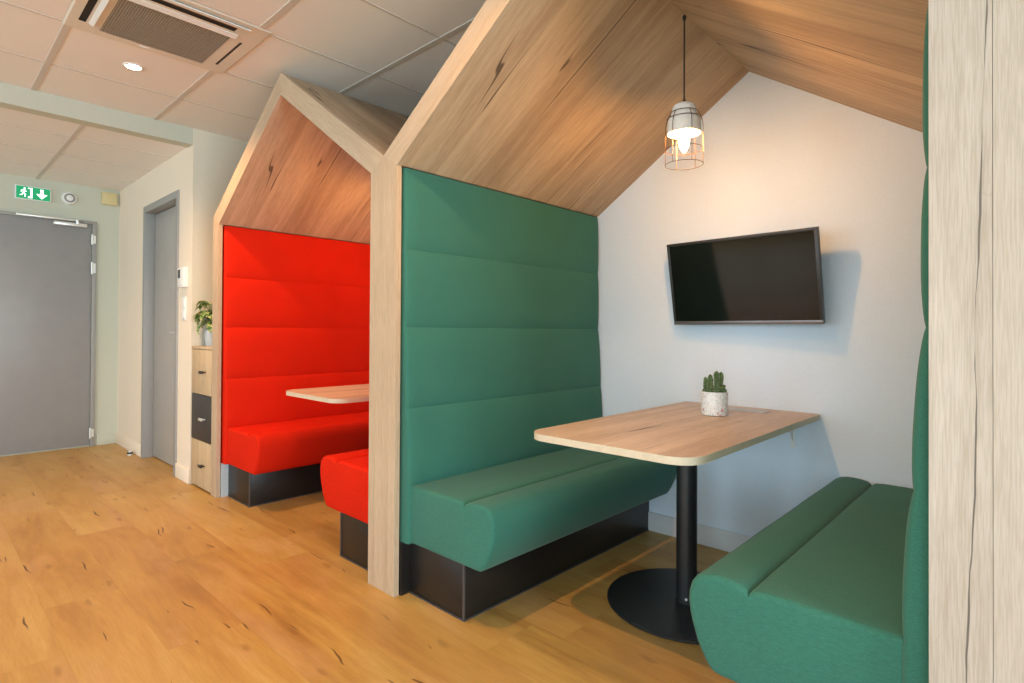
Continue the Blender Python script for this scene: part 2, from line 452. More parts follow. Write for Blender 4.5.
# skirting boards
def skirt(name, bx, mat='base_white'):
    b = box(new(), *bx, bev=.003); struct(name, b, mat)
skirt('baseboard_back', (XM + B, XM + W - B, YB - .012, YB, 0, .1))
skirt('baseboard_back', (XM - W + B, XM - B, YB - .012, YB, 0, .1))
skirt('baseboard_left', (XL, XL + .012, 1.185, YD, 0, .1), 'wall_green')
b = box(new(), XL + .012, DX0, YD - .012, YD, 0, .1, .003); box(b, DX1, XC, YD - .012, YD, 0, .1, .003)
struct('baseboard_corridor', b, 'wall_cream')

# ---- corridor end door (grey, with closer)
d = struct('door_1', box(new(), XL - .02, XL + .012, .19, 1.13, .012, 2.035, .002), 'door_grey')
f = new()
box(f, XL - .03, XL + .022, 1.134, 1.168, 0, 2.065, .002); box(f, XL - .03, XL + .022, .15, .186, 0, 2.065, .002)
box(f, XL - .03, XL + .022, .186, 1.134, 2.039, 2.065, .002)
mesh('door_frame', f, 'frame_grey', d)
for z0, z1 in ((1.85, 1.945), (1.58, 1.69), (.075, .17)):
    h = new(); lathe(h, [(0, 0), (.009, 0), (.009, z1 - z0), (0, z1 - z0)], (XL + .026, 1.133, z0), 12)
    box(h, XL + .0225, XL + .0265, 1.136, 1.160, z0 + .01, z1 - .01)
    mesh('hinge', h, 'chrome', d, label='steel door hinge')
c = mesh('door_closer', box(new(), XL + .012, XL + .055, .85, 1.09, 1.998, 2.030, .006), 'chrome', d, label='silver door closer')
k = new(); tube(k, [(XL + .062, 1.02, 2.02), (XL + .062, 1.015, 2.05)], .012, 10)
box(k, XL + .022, XL + .052, .60, 1.03, 2.043, 2.061, .004)
mesh('closer_arm', k, 'chrome', c)

# ---- second door in the corridor wall (grey, standing in a deep frame)
YL = YD + .10
d = struct('door_2', box(new(), DX0 + .055, DX1 - .055, YL - .035, YL, .012, DZ - .06, .002), 'door_pale')
f = new()
for x0, x1, s in ((DX0, DX0 + .05, 1), (DX1 - .05, DX1, -1)):
    box(f, x0, x1, YD - .012, YL + .01, 0, DZ, .003)
box(f, DX0 + .05, DX1 - .05, YD - .012, YL + .01, DZ - .055, DZ, .003)
mesh('door_frame', f, 'frame_grey', d)
h = new(); hx = DX1 - .12
rot_disc(h, [(0, 0), (.024, 0), (.024, .008), (0, .008)], (hx, YL - .035, 1.05), 'Y', 20)
tube(h, [(hx, YL - .035, 1.05), (hx, YL - .085, 1.05)], .009, 10); tube(h, [(hx + .008, YL - .085, 1.05), (hx - .12, YL - .085, 1.05)], .009, 10)
mesh('door_handle', h, 'chrome', d, label='steel lever handle')
h = new(); rot_disc(h, [(0, 0), (.022, 0), (.022, .007), (0, .007)], (hx, YL - .035, .97), 'Y', 20)
mesh('lock_plate', h, 'chrome', d, label='round steel lock plate')

# ================================================================== BOOTHS
SLOPE = math.atan2(ZPI - ZE, W / 2 - B)
def make_booth(x0):
    r = thing('booth', (x0 + W / 2, YF, 0), '', 'booth', None)
    YT = YF + .024
    cx = x0 + W / 2; x1 = x0 + W - .0004; x0 += .0004
    # uprights (front boards), mitred to the eaves
    for s in (0, 1):
        xo, xi = (x0, x0 + B) if s == 0 else (x1, x1 - B)
        b = prism(new(), [(xo, 0), (xo, ZV), (xi, ZE), (xi, 0)], 'Y', YF, YT)
        o = mesh('upright', b, 'oak_up', r, at=((xo + xi) / 2, YF, 0), smooth=False)
    for s in (0, 1):
        xo, xi = (x0, x0 + B) if s == 0 else (x1, x1 - B)
        b = prism(new(), [(xo, ZV), (cx, ZPO), (cx, ZPI), (xi, ZE)], 'Y', YF, YT)
        o = slanted('rafter', b, 'oak_raft', r, (xo, YF, ZV), SLOPE if s == 0 else -SLOPE)
    # side panels behind the uprights
    for s in (0, 1):
        xa, xb = (x0, x0 + .06) if s == 0 else (x1 - .06, x1)
        mesh('side_panel', box(new(), xa, xb, YT, YB, 0, ZE + .02), 'oak_side', r, at=((xa + xb) / 2, YT, 0), smooth=False)
    # roof panels; their inner and outer faces run flush with the rafters
    for s in (0, 1):
        xo, xi = (x0, x0 + B) if s == 0 else (x1, x1 - B)
        e = .0015
        pts = [(xo, ZV - e), (cx, ZPO - e), (cx, ZPI + e), (xi, ZE + e), (xo, ZE + e)]
        slanted('roof_panel', prism(new(), pts, 'Y', YT, YB), 'oak_roof', r, (xo, YT, ZV), SLOPE if s == 0 else -SLOPE)
    return r
def slanted(name, bm, mat, parent, at, ang):
    """an object whose local x axis runs up the roof slope, so that the grain follows it"""
    R = Matrix.Rotation(-ang, 4, 'Y')
    L = Matrix.Translation(Vector(at)) @ R
    bmesh.ops.transform(bm, matrix=L.inverted(), verts=bm.verts)
    me = bpy.data.meshes.new(name); bm.to_mesh(me); bm.free()
    me.materials.append(M[mat])
    o = bpy.data.objects.new(name, me); COL.objects.link(o)
    o.matrix_local = Matrix.Translation(Vector(at) - wloc(parent)) @ R
    o.parent = parent
    return o
booth = make_booth(XM - W)
tag(booth, 'oak gabled booth holding the red benches, beside the slim cabinet', None, 'house-shaped oak booths')
for k, lab in ((1, 'oak gabled booth holding the green benches, wall screen and cage lamp'),
               (2, 'next oak booth, of which only one pale upright shows at the picture edge')):
    c = copy_tree(booth); c.location.x += W * k; c['label'] = lab
    if k == 1:
        ups = [ch for ch in c.children if ch.name.startswith('upright')]
        u = max(ups, key=lambda o: o.location.x)
        u.data = u.data.copy(); u.data.materials[0] = M['oak_vein_daylit']
    else:
        ups = [ch for ch in c.children if ch.name.startswith('upright')]
        u = min(ups, key=lambda o: o.location.x)
        u.data = u.data.copy(); u.data.materials[0] = M['oak_daylit']

# ---- upholstered benches
def depth_at(z):
    pts = [(.20, .047), (.45, .047), (.762, .031), (1.10, .011), (1.41, .009), (1.76, .005)]
    for (a, p), (b_, q) in zip(pts, pts[1:]):
        if z <= b_: return p + (q - p) * (z - a) / (b_ - a)
    return pts[-1][1]
SEAMS = [.215, .45, .762, 1.094, 1.416, 1.752]
def backrest(x0, s):
    bm = new()
    zs = []
    for a, c in zip(SEAMS, SEAMS[1:]):
        n = 16
        for i in range(n): zs.append((a + (c - a) * (.5 - .5 * math.cos(PI * i / n)) , a, c))
    zs.append((SEAMS[-1], SEAMS[-2], SEAMS[-1]))
    y0, y1 = 1.386, YB - .003; r = .014
    ys = [y0 + r * (1 - math.cos(PI / 2 * i / 5)) for i in range(6)]
    ys += [y0 + r + (y1 - y0 - 2 * r) * i / 44 for i in range(1, 44)]
    ys += [y1 - r * (1 - math.cos(PI / 2 * i / 5)) for i in range(5, -1, -1)]
    rows = []
    for z, a, c in zs:
        u = 0 if c == a else (z - a) / (c - a)
        lower = a == SEAMS[0]
        bul = .0135 * (max(0, 1 - abs(2 * u - 1) ** 3.2)) ** .75
        if lower: bul = .006 * (1 if u > .2 else math.sin(PI / 2 * u / .2))
        row = []
        for y in ys:
            e = min(y - y0, y1 - y); q = 0 if e >= r else r - math.sqrt(max(0, r * r - (r - e) ** 2))
            pk = .0012 * noise.noise(Vector((y * 26, z * 9, x0))) * math.exp(-min(abs(z - t) for t in SEAMS[1:5]) / .02)
            d = depth_at(z) + bul * min(1, e / .05 + .35) - q * .9 + pk
            row.append(bm.verts.new((x0 + s * d, y, z)))
        rows.append(row)
    back = [[bm.verts.new((x0 - s * .033, y, z)) for y in (ys[0], ys[-1])] for z, a, c in zs]
    for i in range(len(rows) - 1):
        for j in range(len(ys) - 1): bm.faces.new((rows[i][j], rows[i][j + 1], rows[i + 1][j + 1], rows[i + 1][j]))
        bm.faces.new((back[i][0], rows[i][0], rows[i + 1][0], back[i + 1][0]))
        bm.faces.new((rows[i][-1], back[i][1], back[i + 1][1], rows[i + 1][-1]))
        bm.faces.new((back[i][1], back[i][0], back[i + 1][0], back[i + 1][1]))
    for i in (0, -1): bm.faces.new([back[i][0]] + rows[i] + [back[i][1]])
    bmesh.ops.recalc_face_normals(bm, faces=bm.faces)
    return bm
PROF = [(.0, .450), (.06, .450), (.15, .4515), (.25, .453), (.32, .453), (.348, .450), (.358, .445), (.363, .436), (.368, .445), (.379, .452),
        (.40, .457), (.43, .459), (.455, .458), (.480, .453), (.498, .442), (.510, .425), (.5175, .400), (.519, .375), (.515, .345), (.507, .315), (.496, .286),
        (.483, .259), (.470, .237), (.458, .223), (.444, .216), (.42, .215), (.30, .215), (.15, .215), (.0, .215)]
def seat(x0, s):
    bm = new(); n = len(PROF); lift = .006 if s < 0 else -.002
    nor = []
    for i in range(n):
        p, q = Vector(PROF[i - 1]), Vector(PROF[(i + 1) % n]); d = q - p
        nor.append(Vector((d.y, -d.x)).normalized())   # inward for this winding
    y0, y1, r = 1.398, YB - .004, .016
    st = [(y0 + r * (1 - math.sin(PI / 2 * i / 4)), r * (1 - math.cos(PI / 2 * i / 4))) for i in range(4, -1, -1)]
    st = [(y0 + r * (1 - math.cos(PI / 2 * i / 5)), r * (1 - math.sin(PI / 2 * i / 5))) for i in range(6)]
    st += [(y0 + r + (y1 - y0 - 2 * r) * i / 30, 0) for i in range(1, 30)]
    st += [(y1 - r * (1 - math.cos(PI / 2 * i / 5)), r * (1 - math.sin(PI / 2 * i / 5))) for i in range(5, -1, -1)]
    rings = []
    for y, ins in st:
        ring = []
        for i, (d, z) in enumerate(PROF):
            q = Vector((d, z)) + nor[i] * (ins if .36 > d + 1 or not (.350 < d < .376 and z > .43) else ins * .6)
            dd = max(0, q.x)
            und = .0016 * noise.noise(Vector((y * 4, d * 6, x0 + 3))) if z > .4 else 0
            ring.append(bm.verts.new((x0 + s * dd, y, q.y + und + (lift if z > .3 else 0))))
        rings.append(ring)
    for a, b_ in zip(rings, rings[1:]):
        for i in range(n): bm.faces.new((a[i], a[(i + 1) % n], b_[(i + 1) % n], b_[i]))
    bm.faces.new(rings[0]); bm.faces.new(rings[-1])
    bmesh.ops.recalc_face_normals(bm, faces=bm.faces)
    return bm
def make_bench(x0, s, fab, label, kick):
    r = thing('upholstered_bench', (x0 + s * .2, 2.08, 0), label, 'bench', None)
    mesh('backrest', backrest(x0, s), fab, r, angle=50)
    mesh('seat', seat(x0, s), fab, r, angle=50)
    xa, xb = sorted((x0 - s * .0, x0 + s * .347))
    pl = mesh('plinth', box(new(), xa, xb, 1.42, YB - .003, .0, .216, .001), 'black_lam', r, label='black laminate plinth')
    t = new(); xe = x0 + s * .347
    q0, q1 = sorted((xe - s * .004, xe + s * .003))
    box(t, q0, q1, 1.417, YB - .003, .0, .006)
    box(t, xa, xb, 1.4165, 1.421, .0, .006)
    box(t, *sorted((xe - s * .007, xe + s * .002)), 1.418, 1.424, .006, .213)
    mesh('edge_strip', t, 'alu', pl, smooth=False, label='thin aluminium edge strip')
    ka, kb = sorted((x0 - s * .03, x0 + s * .012))
    mesh('kick_panel', box(new(), ka, kb, 1.378, 1.42, .0, .214), kick, r, smooth=False)
    return r
X_GL, X_GR = XM + B, XM + W - B
make_bench(X_GL, 1, 'green', 'green upholstered bench backing onto the red booth, black plinth fully in view', 'black_lam')
make_bench(X_GR, -1, 'green', 'green upholstered bench running into the picture edge, tucked against the big pale upright', 'black_lam')
make_bench(X_GL - W, 1, 'red', 'red upholstered bench with tall padded back next to the slim cabinet', 'pale_lam')
make_bench(X_GR - W, -1, 'red', 'red bench end poking out behind the middle oak upright', 'black_lam')

# ---- booth tables
def rrect(x0, x1, y0, y1, rn, rf, n=10):
    pts = []
    for cx, cy, r, a0 in ((x1 - rf, y1 - rf, rf, 0), (x0 + rf, y1 - rf, rf, 90), (x0 + rn, y0 + rn, rn, 180), (x1 - rn, y0 + rn, rn, 270)):
        for i in range(n + 1):
            a = math.radians(a0 + 90 * i / n); pts.append((cx + r * math.cos(a), cy + r * math.sin(a)))
    return pts
def make_table(dx, label):
    cx = -1.045 + dx
    r = thing('pedestal_table', (cx, 2.125, 0), label, 'table', 'booth tables')
    x0, x1, y0, y1 = cx - .316, cx + .321, 1.512, YB - .003
    mesh('tabletop', prism(new(), rrect(x0 + .002, x1 - .002, y0 + .002, y1 - .002, .085, .010), 'Z', .697, .720), 'oak_table', r, angle=30)
    b = new(); po = rrect(x0, x1, y0, y1, .087, .012); pi = rrect(x0 + .0018, x1 - .0018, y0 + .0018, y1 - .0018, .0852, .0102)
    n = len(po); V = {}
    for k, (pp, z) in enumerate(((po, .6965), (po, .7197), (pi, .7197), (pi, .6965))): V[k] = [b.verts.new((p[0], p[1], z)) for p in pp]
    for k in range(4):
        for i in range(n): b.faces.new((V[k][i], V[k][(i + 1) % n], V[(k + 1) % 4][(i + 1) % n], V[(k + 1) % 4][i]))
    bmesh.ops.recalc_face_normals(b, faces=b.faces)
    mesh('edge_band', b, 'ply_edge', r, angle=30, label='pale edge band')
    b = new(); lathe(b, [(0, 0), (.302, 0), (.306, .004), (.306, .010), (.302, .013), (.05, .014), (0, .014)], (cx, 2.125, 0), 72)
    mesh('base_plate', b, 'black_metal', r, label='black round base plate')
    b = new(); lathe(b, [(0, .013), (.0425, .013), (.0425, .022), (.040, .024), (.040, .684), (.10, .687), (.10, .6965), (0, .6965)], (cx + .006, 2.125, 0), 40)
    mesh('column', b, 'black_metal', r, label='black tubular column')
    b = new(); dx_, dy_ = .42, -.907
    bmesh.ops.create_uvsphere(b, u_segments=12, v_segments=8, radius=.006, matrix=Matrix.Translation((cx + .006 + .040 * dx_, 2.125 + .040 * dy_, .034)))
    mesh('set_screw', b, 'chrome', r, label='small steel screw head')
    b = new(); bx = cx + .205
    box(b, bx - .011, bx + .011, YB - .006, YB - .001, .552, .6965, .001); box(b, bx - .011, bx + .011, YB - .13, YB - .003, .691, .6965, .001)
    prism(b, [(YB - .10, .691), (YB - .006, .691), (YB - .006, .585)], 'X', bx - .002, bx + .002)
    mesh('wall_bracket', b, 'white_pl', r, label='white steel wall bracket')
    b = box(new(), cx - .10, cx + .135, 2.600, 2.700, .7195, .7225, .001); 
    h = mesh('cable_hatch', b, 'flatgrey', r, label='flat grey cable hatch')
    return r
make_table(0, 'oak pedestal table carrying the potted cactus, between the two green benches')
make_table(-W, 'oak table corner showing between the two red benches')

# ---- wall screen
def make_tv():
    r = thing('wall_television', (-1.0449, 2.7, 1.30), 'black flat screen tilted forward on the white wall above the table', 'television')
    w, h = .7106, .4134
    Mx = Matrix.Translation(Vector((-1.0449, 2.655, 1.322))) @ Matrix.Rotation(-.0616, 4, 'Z') @ Matrix.Rotation(.191, 4, 'X')
    def add(name, fn, mat, label=None):
        t = new(); fn(t); bmesh.ops.transform(t, matrix=Mx, verts=t.verts); return mesh(name, t, mat, r, label=label)
    add('casing', lambda t: (box(t, -w / 2, w / 2, .002, .028, -h / 2, h / 2, .003), box(t, -w * .36, w * .36, .028, .05, -h * .36, h * .30, .008)), 'bezel')
    def fr(t):
        k = .013
        box(t, -w / 2, w / 2, -.004, .003, h / 2 - k, h / 2, .001); box(t, -w / 2, -w / 2 + k, -.004, .003, -h / 2 + .017, h / 2 - k, .001); box(t, w / 2 - k, w / 2, -.004, .003, -h / 2 + .017, h / 2 - k, .001)
    add('bezel', fr, 'bezel')
    add('lower_bezel', lambda t: box(t, -w / 2, w / 2, -.0055, .003, -h / 2, -h / 2 + .017, .0015), 'bezel_low', 'grey lower bezel strip')
    add('screen', lambda t: box(t, -w / 2 + .012, w / 2 - .012, -.0012, .002, -h / 2 + .016, h / 2 - .012), 'screen', 'glossy dark screen')
    b = new(); box(b, -1.12, -.97, YB - .02, YB - .001, 1.2, 1.42, .002); box(b, -1.10, -1.07, 2.665, YB - .02, 1.29, 1.33, .002); box(b, -1.02, -.99, 2.665, YB - .02, 1.29, 1.33, .002)
    mesh('wall_mount', b, 'bezel', r)
make_tv()

# ---- caged pendant lamps
def make_pendant(dx, label):
    cx, cy = -1.042 + dx, 2.098
    r = thing('pendant_lamp', (cx, cy, 1.74), label, 'lamp', 'caged pendants')
    b = new(); tube(b, [(cx, cy, 2.343), (cx, cy, 2.0)], .0032, 8); mesh('cord', b, 'cord', r)
    b = new(); lathe(b, [(0, 2.344), (.007, 2.338), (.007, 2.328), (.005, 2.322), (0, 2.322)], (cx, cy, 0), 20); mesh('ceiling_rose', b, 'cord', r)
    b = new(); lathe(b, [(0, 2.004), (.006, 2.004), (.008, 1.988), (.008, 1.984)], (cx, cy, 0), 16); mesh('cord_grip', b, 'wire', r)
    b = new(); lathe(b, [(0, 1.990), (.026, 1.988), (.040, 1.981), (.046, 1.970), (.048, 1.955), (.052, 1.940), (.062, 1.922), (.0645, 1.900), (.0645, 1.868), (.060, 1.868), (.060, 1.898), (.050, 1.930), (.03, 1.950), (0, 1.955)], (cx, cy, 0), 48)
    mesh('lamp_shade', b, 'concrete', r, angle=50, label='pale concrete lamp cap')
    b = new(); lathe(b, [(0, 1.957), (.020, 1.955), (.020, 1.905), (.016, 1.895), (0, 1.895)], (cx, cy, 0), 24); mesh('socket', b, 'white_pl', r)
    b = new(); rc = .0725
    def ring(z, rr): tube(b, [(cx + rr * math.cos(2 * PI * i / 48), cy + rr * math.sin(2 * PI * i / 48), z) for i in range(48)], .0013, 6, True)
    for z, rr in ((1.951, .054), (1.926, .0665), (1.806, rc), (1.745, rc)): ring(z, rr)
    for i in range(6):
        a = 2 * PI * i / 6 + .35
        tube(b, [(cx + rr * math.cos(a), cy + rr * math.sin(a), z) for z, rr in ((1.951, .054), (1.926, .0665), (1.900, .0715), (1.87, rc), (1.745, rc))], .0013, 6)
    mesh('wire_cage', b, 'wire', r, label='thin dark wire cage')
    b = new(); lathe(b, [(0, 1.793), (.006, 1.797), (.013, 1.808), (.019, 1.824), (.0205, 1.838), (.018, 1.853), (.013, 1.868), (.012, 1.895), (0, 1.895)], (cx, cy, 0), 32)
    mesh('bulb', b, 'bulb', r, label='glowing warm bulb')
    return r
make_pendant(0, 'caged pendant lamp with glowing bulb hanging in front of the white wall')
make_pendant(-W, 'caged pendant lamp inside the red booth, behind the middle upright')

# ---- cactus
def make_cactus():
    x, y, z = -1.049, 2.405, .720
    r = thing('potted_cactus', (x, y, z), 'small cactus in a floral white pot on the oak table', 'plant')
    b = new(); lathe(b, [(0, 0), (.046, 0), (.0535, .003), (.0555, .030), (.0560, .102), (.0535, .103), (.0515, .086), (0, .082)], (x, y, z), 48)
    mesh('pot', b, 'pot', r, angle=50, label='white pot with pink and grey floral print')
    b = new(); lathe(b, [(0, .088), (.03, .0885), (.052, .086)], (x, y, z), 32); mesh('soil', b, 'soil', r)
    rnd = random.Random(3)
    kd = [(.009, .004, .112, .0105), (.024, -.004, .109, .0098), (-.016, .002, .098, .0105), (-.033, .006, .086, .0095), (.000, -.018, .072, .0100), (.038, .006, .052, .0090),
          (-.026, -.020, .060, .0095), (.018, -.026, .050, .0095), (-.041, -.008, .038, .0085), (-.008, -.034, .040, .0085), (.033, -.022, .036, .0085), (-.004, .026, .080, .0100), (.024, .024, .070, .0095)]
    st = [(k * .73 - d * .69, k * .69 + d * .73, h, q) for k, d, h, q in kd]
    for i, (dx, dy, h, rr) in enumerate(st):
        b = new(); seg = 32; n = 16; rings = []
        for k in range(n + 1):
            u = k / n; zz = h * u
            rad = rr * (1 if u < .8 else math.sqrt(max(0, 1 - ((u - .8) / .2) ** 2))) * (.9 + .12 * math.sin(u * 9 + i))
            ring = []
            for j in range(seg):
                a = 2 * PI * j / seg; q = max(.0006, rad * (1 + .26 * math.cos(8 * a)))
                ring.append(b.verts.new((x + dx * (1 + .12 * u) + q * math.cos(a), y + dy * (1 + .12 * u) + q * math.sin(a), z + .080 + zz)))
            rings.append(ring)
        for p, q in zip(rings, rings[1:]):
            for j in range(seg): b.faces.new((p[j], p[(j + 1) % seg], q[(j + 1) % seg], q[j]))
        b.faces.new(rings[-1]); b.faces.new(list(reversed(rings[0])))
        bmesh.ops.recalc_face_normals(b, faces=b.faces)
        o = mesh('cactus_stem', b, 'cactus', r, angle=60)
        t = new()
        for j in range(8):
            a = 2 * PI * j / 8
            for k in range(int(h / .011)):
                zz = .082 + .006 + k * .011
                c = Vector((x + dx + rr * 1.12 * math.cos(a), y + dy + rr * 1.12 * math.sin(a), z + zz))
                for m in range(2):
                    d = Vector((math.cos(a + rnd.uniform(-.8, .8)), math.sin(a + rnd.uniform(-.8, .8)), rnd.uniform(-.5, .7))).normalized() * .005
                    p = d.orthogonal().normalized() * .0004
                    t.faces.new([t.verts.new(c + p), t.verts.new(c - p), t.verts.new(c + d)])
        mesh('spines', t, 'spine', o, smooth=False)['kind'] = 'stuff'
make_cactus()

# ---- slim cabinet between wall and booth
def make_cabinet():
    x0, x1, y0 = XC + .006, XM - W - .006, YF
    r = thing('slim_cabinet', ((x0 + x1) / 2, y0 + .2, 0), 'slim oak cabinet with one dark door, between wall and red booth', 'cabinet')
    b = new(); y1 = y0 + .42
    box(b, x0, x0 + .016, y0 + .02, y1, .0, .945); box(b, x1 - .016, x1, y0 + .02, y1, .0, .945); box(b, x0 + .016, x1 - .016, y1 - .012, y1, .0, .945)
    for z in (.02, .318, .628): box(b, x0 + .016, x1 - .016, y0 + .02, y1 - .012, z, z + .016)
    mesh('carcass', b, 'oak_cab', r, smooth=False)
    mesh('cabinet_top', box(new(), x0, x1, y0 - .002, y1, .945, .963, .001), 'oak_cab', r)
    for nm, z0, z1, mat, hm, hz, lab in (('drawer', .640, .942, 'oak_cab', 'black_metal', .792, None), ('door', .328, .636, 'dark_grey', 'chrome', .478, 'dark grey middle door'), ('drawer', .012, .324, 'oak_cab', 'black_metal', .167, None)):
        f = mesh(nm, box(new(), x0 + .002, x1 - .002, y0, y0 + .018, z0, z1, .001), mat, r, label=lab)
        hx = -4.10; h = new()
        for s in (-1, 1): box(h, hx + s * .022 - .003, hx + s * .022 + .003, y0 - .02, y0 + .001, hz - .004, hz + .004)
        box(h, hx - .03, hx + .03, y0 - .028, y0 - .018, hz - .009, hz + .009, .002)
        mesh('handle', h, hm, f, label='chrome handle' if hm == 'chrome' else 'black handle')
make_cabinet()

# ---- leafy plant on the cabinet
def make_plant():
    x, y, z = -4.205, 1.450, .963
    r = thing('potted_foliage_plant', (x, y, z), 'variegated leafy plant in a pale pot on top of the slim cabinet', 'plant')
    b = new(); lathe(b, [(0, 0), (.050, 0), (.055, .004), (.068, .11), (.065, .112), (.060, .098), (0, .096)], (x, y, z), 36); mesh('pot', b, 'pot_pale', r, angle=50)
    b = new(); lathe(b, [(0, .1), (.03, .101), (.061, .098)], (x, y, z), 24); mesh('soil', b, 'soil', r)
    rnd = random.Random(11)
    for i in range(44):
        a = rnd.uniform(0, 2 * PI); el = rnd.uniform(-.1, 1.25); ln = rnd.uniform(.075, .125)
        lw = rnd.uniform(.018, .028); rise = rnd.uniform(.05, .19)
        base = Vector((x + .02 * math.cos(a), y + .02 * math.sin(a), z + .10))
        hd = Vector((math.cos(a), math.sin(a), 0))
        p0 = base + Vector((0, 0, rise)) + hd * .02
        b = new(); rows = []; n = 8; cur = p0.copy(); e = el
        side = Vector((-math.sin(a), math.cos(a), 0))
        for k in range(n + 1):
            u = k / n; wv = lw * math.sin(PI * min(1, .08 + .92 * u)) ** .8 * (1 if u < .97 else .2)
            nrm = Vector((-hd.x * math.sin(e), -hd.y * math.sin(e), math.cos(e)))
            rows.append([b.verts.new(cur + side * wv * t + nrm * (abs(t) * wv * .35)) for t in (-1, -.5, 0, .5, 1)])
            cur = cur + (hd * math.cos(e) + Vector((0, 0, math.sin(e)))) * ln / n
            e -= rnd.uniform(.16, .34)
        for p, q in zip(rows, rows[1:]):
            for j in range(4): b.faces.new((p[j], p[j + 1], q[j + 1], q[j]))
        # keep clear of the wall, the booth side and the back
        for v in b.verts:
            v.co.x = min(max(v.co.x, XC + .004), XM - W - .004) if v.co.y > YF - .004 else max(v.co.x, XC + .004)
        mesh('leaf', b, 'leaf', r, angle=80)
        b = new(); tube(b, [base, base.lerp(p0, .6) + Vector((0, 0, .004)), p0], .0022, 6); mesh('stem', b, 'stem', r)
make_plant()

# ---- things on the corridor end wall
def make_exit():
    y0, y1, z0, z1 = .602, .828, 2.194, 2.297; x = XL
    r = thing('exit_sign', (x, (y0 + y1) / 2, z0), 'small green exit sign above the grey end door', 'sign')
    mesh('housing', box(new(), x, x + .022, y0 - .008, y1 + .008, z0 - .008, z1 + .008, .003), 'white_pl', r, label='white housing')
    mesh('sign_panel', box(new(), x + .021, x + .024, y0, y1, z0, z1), 'sign_green', r, label='lit green panel')
    def flat(name, polys, lab):
        b = new()
        for P in polys:
            # u grows to the viewer's right (= +y here), v upwards
            prism(b, [(y0 + u * (y1 - y0), z0 + v * (z1 - z0)) for u, v in P], 'X', x + .0235, x + .0252)
        mesh(name, b, 'sign_white', r, smooth=False, label=lab)
    flat('arrow', [[(.70, .90), (.80, .90), (.80, .50), (.92, .50), (.75, .10), (.58, .50), (.70, .50)]], 'white down arrow')
    def limb(a, b_, w):
        d = Vector((b_[0] - a[0], (b_[1] - a[1]) * .46)).normalized(); n = Vector((-d.y, d.x / .46)) * w
        return [(a[0] + n.x, a[1] + n.y), (b_[0] + n.x, b_[1] + n.y), (b_[0] - n.x, b_[1] - n.y), (a[0] - n.x, a[1] - n.y)]
    head = [(.24 + .030 * math.cos(2 * PI * i / 12), .84 + .066 * math.sin(2 * PI * i / 12)) for i in range(12)]
    man = [head, limb((.235, .74), (.205, .44), .026), limb((.205, .46), (.27, .33), .018), limb((.27, .34), (.25, .14), .016), limb((.20, .46), (.16, .28), .018), limb((.165, .29), (.10, .27), .014),
           limb((.24, .70), (.30, .56), .013), limb((.225, .70), (.15, .66), .013), limb((.152, .67), (.14, .52), .012)]
    flat('running_figure', man, 'white running figure')
    flat('doorway', [[(.34, .92), (.47, .92), (.47, .08), (.34, .08), (.34, .20), (.41, .20), (.41, .84), (.34, .84)]], 'white doorway outline')
make_exit()
r = thing('round_sounder', (XL, .965, 2.25), 'round pale sounder on the wall beside the exit sign', 'alarm')
b = new(); rot_disc(b, [(0, 0), (.056, 0), (.056, .014), (.048, .026), (.030, .030), (0, .030)], (XL, .965, 2.25), 'X', 36); mesh('body', b, 'white_pl', r)
b = new(); rot_disc(b, [(.026, .029), (.041, .0275), (.041, .0295), (.026, .0315)], (XL, .965, 2.25), 'X', 36); mesh('grille_ring', b, 'ring_grey', r, label='grey ring')
b = new(); rot_disc(b, [(0, .030), (.016, .030), (.016, .033), (.012, .036), (0, .036)], (XL, .965, 2.25), 'X', 24); mesh('centre_cap', b, 'white_pl', r)
r = thing('junction_box', (XL, 1.26, 2.235), 'square cream box high in the corridor corner', 'junction box')
mesh('body', box(new(), XL, XL + .03, 1.20, 1.322, 2.235, 2.352, .004), 'cream_pl', r)
mesh('cover', box(new(), XL + .03, XL + .036, 1.204, 1.318, 2.239, 2.348, .002), 'cream_pl', r)
r = thing('thermostat', (-4.515, YD, 1.38), 'white thermostat with a grey display on the wall by the second door', 'thermostat')
mesh('body', box(new(), -4.55, -4.415, YD - .034, YD, 1.378, 1.520, .005), 'white_pl', r)
mesh('display', box(new(), -4.535, -4.485, YD - .0352, YD - .033, 1.445, 1.505), 'lcd', r, smooth=False, label='grey display')
mesh('button', box(new(), -4.465, -4.435, YD - .036, YD - .033, 1.395, 1.41, .001), 'white_pl', r)
r = thing('light_switch', (-4.49, YD, 1.145), 'tall white light switch plate below the thermostat', 'switch')
mesh('plate', box(new(), -4.53, -4.45, YD - .008, YD, 1.145, 1.312, .003), 'white_pl', r)
for z0 in (1.152, 1.232): mesh('rocker', box(new(), -4.518, -4.462, YD - .013, YD - .007, z0 + .006, z0 + .066, .002), 'white_pl', r)
r = thing('door_stop', (-5.70, 1.30, 0), 'small chrome door stop on the floor by the second door', 'door stop')
b = new(); lathe(b, [(0, 0), (.020, 0), (.020, .010), (.018, .012), (0, .012)], (-5.70, 1.295, 0), 24); mesh('base', b, 'chrome', r)
b = new(); lathe(b, [(.0165, .011), (.0225, .013), (.0225, .024), (.0165, .026)], (-5.70, 1.295, 0), 24); mesh('rubber_ring', b, 'cord', r, label='black rubber ring')
b = new(); lathe(b, [(0, .012), (.0165, .012), (.0165, .034), (.013, .038), (0, .038)], (-5.70, 1.295, 0), 24); mesh('cap', b, 'chrome', r)

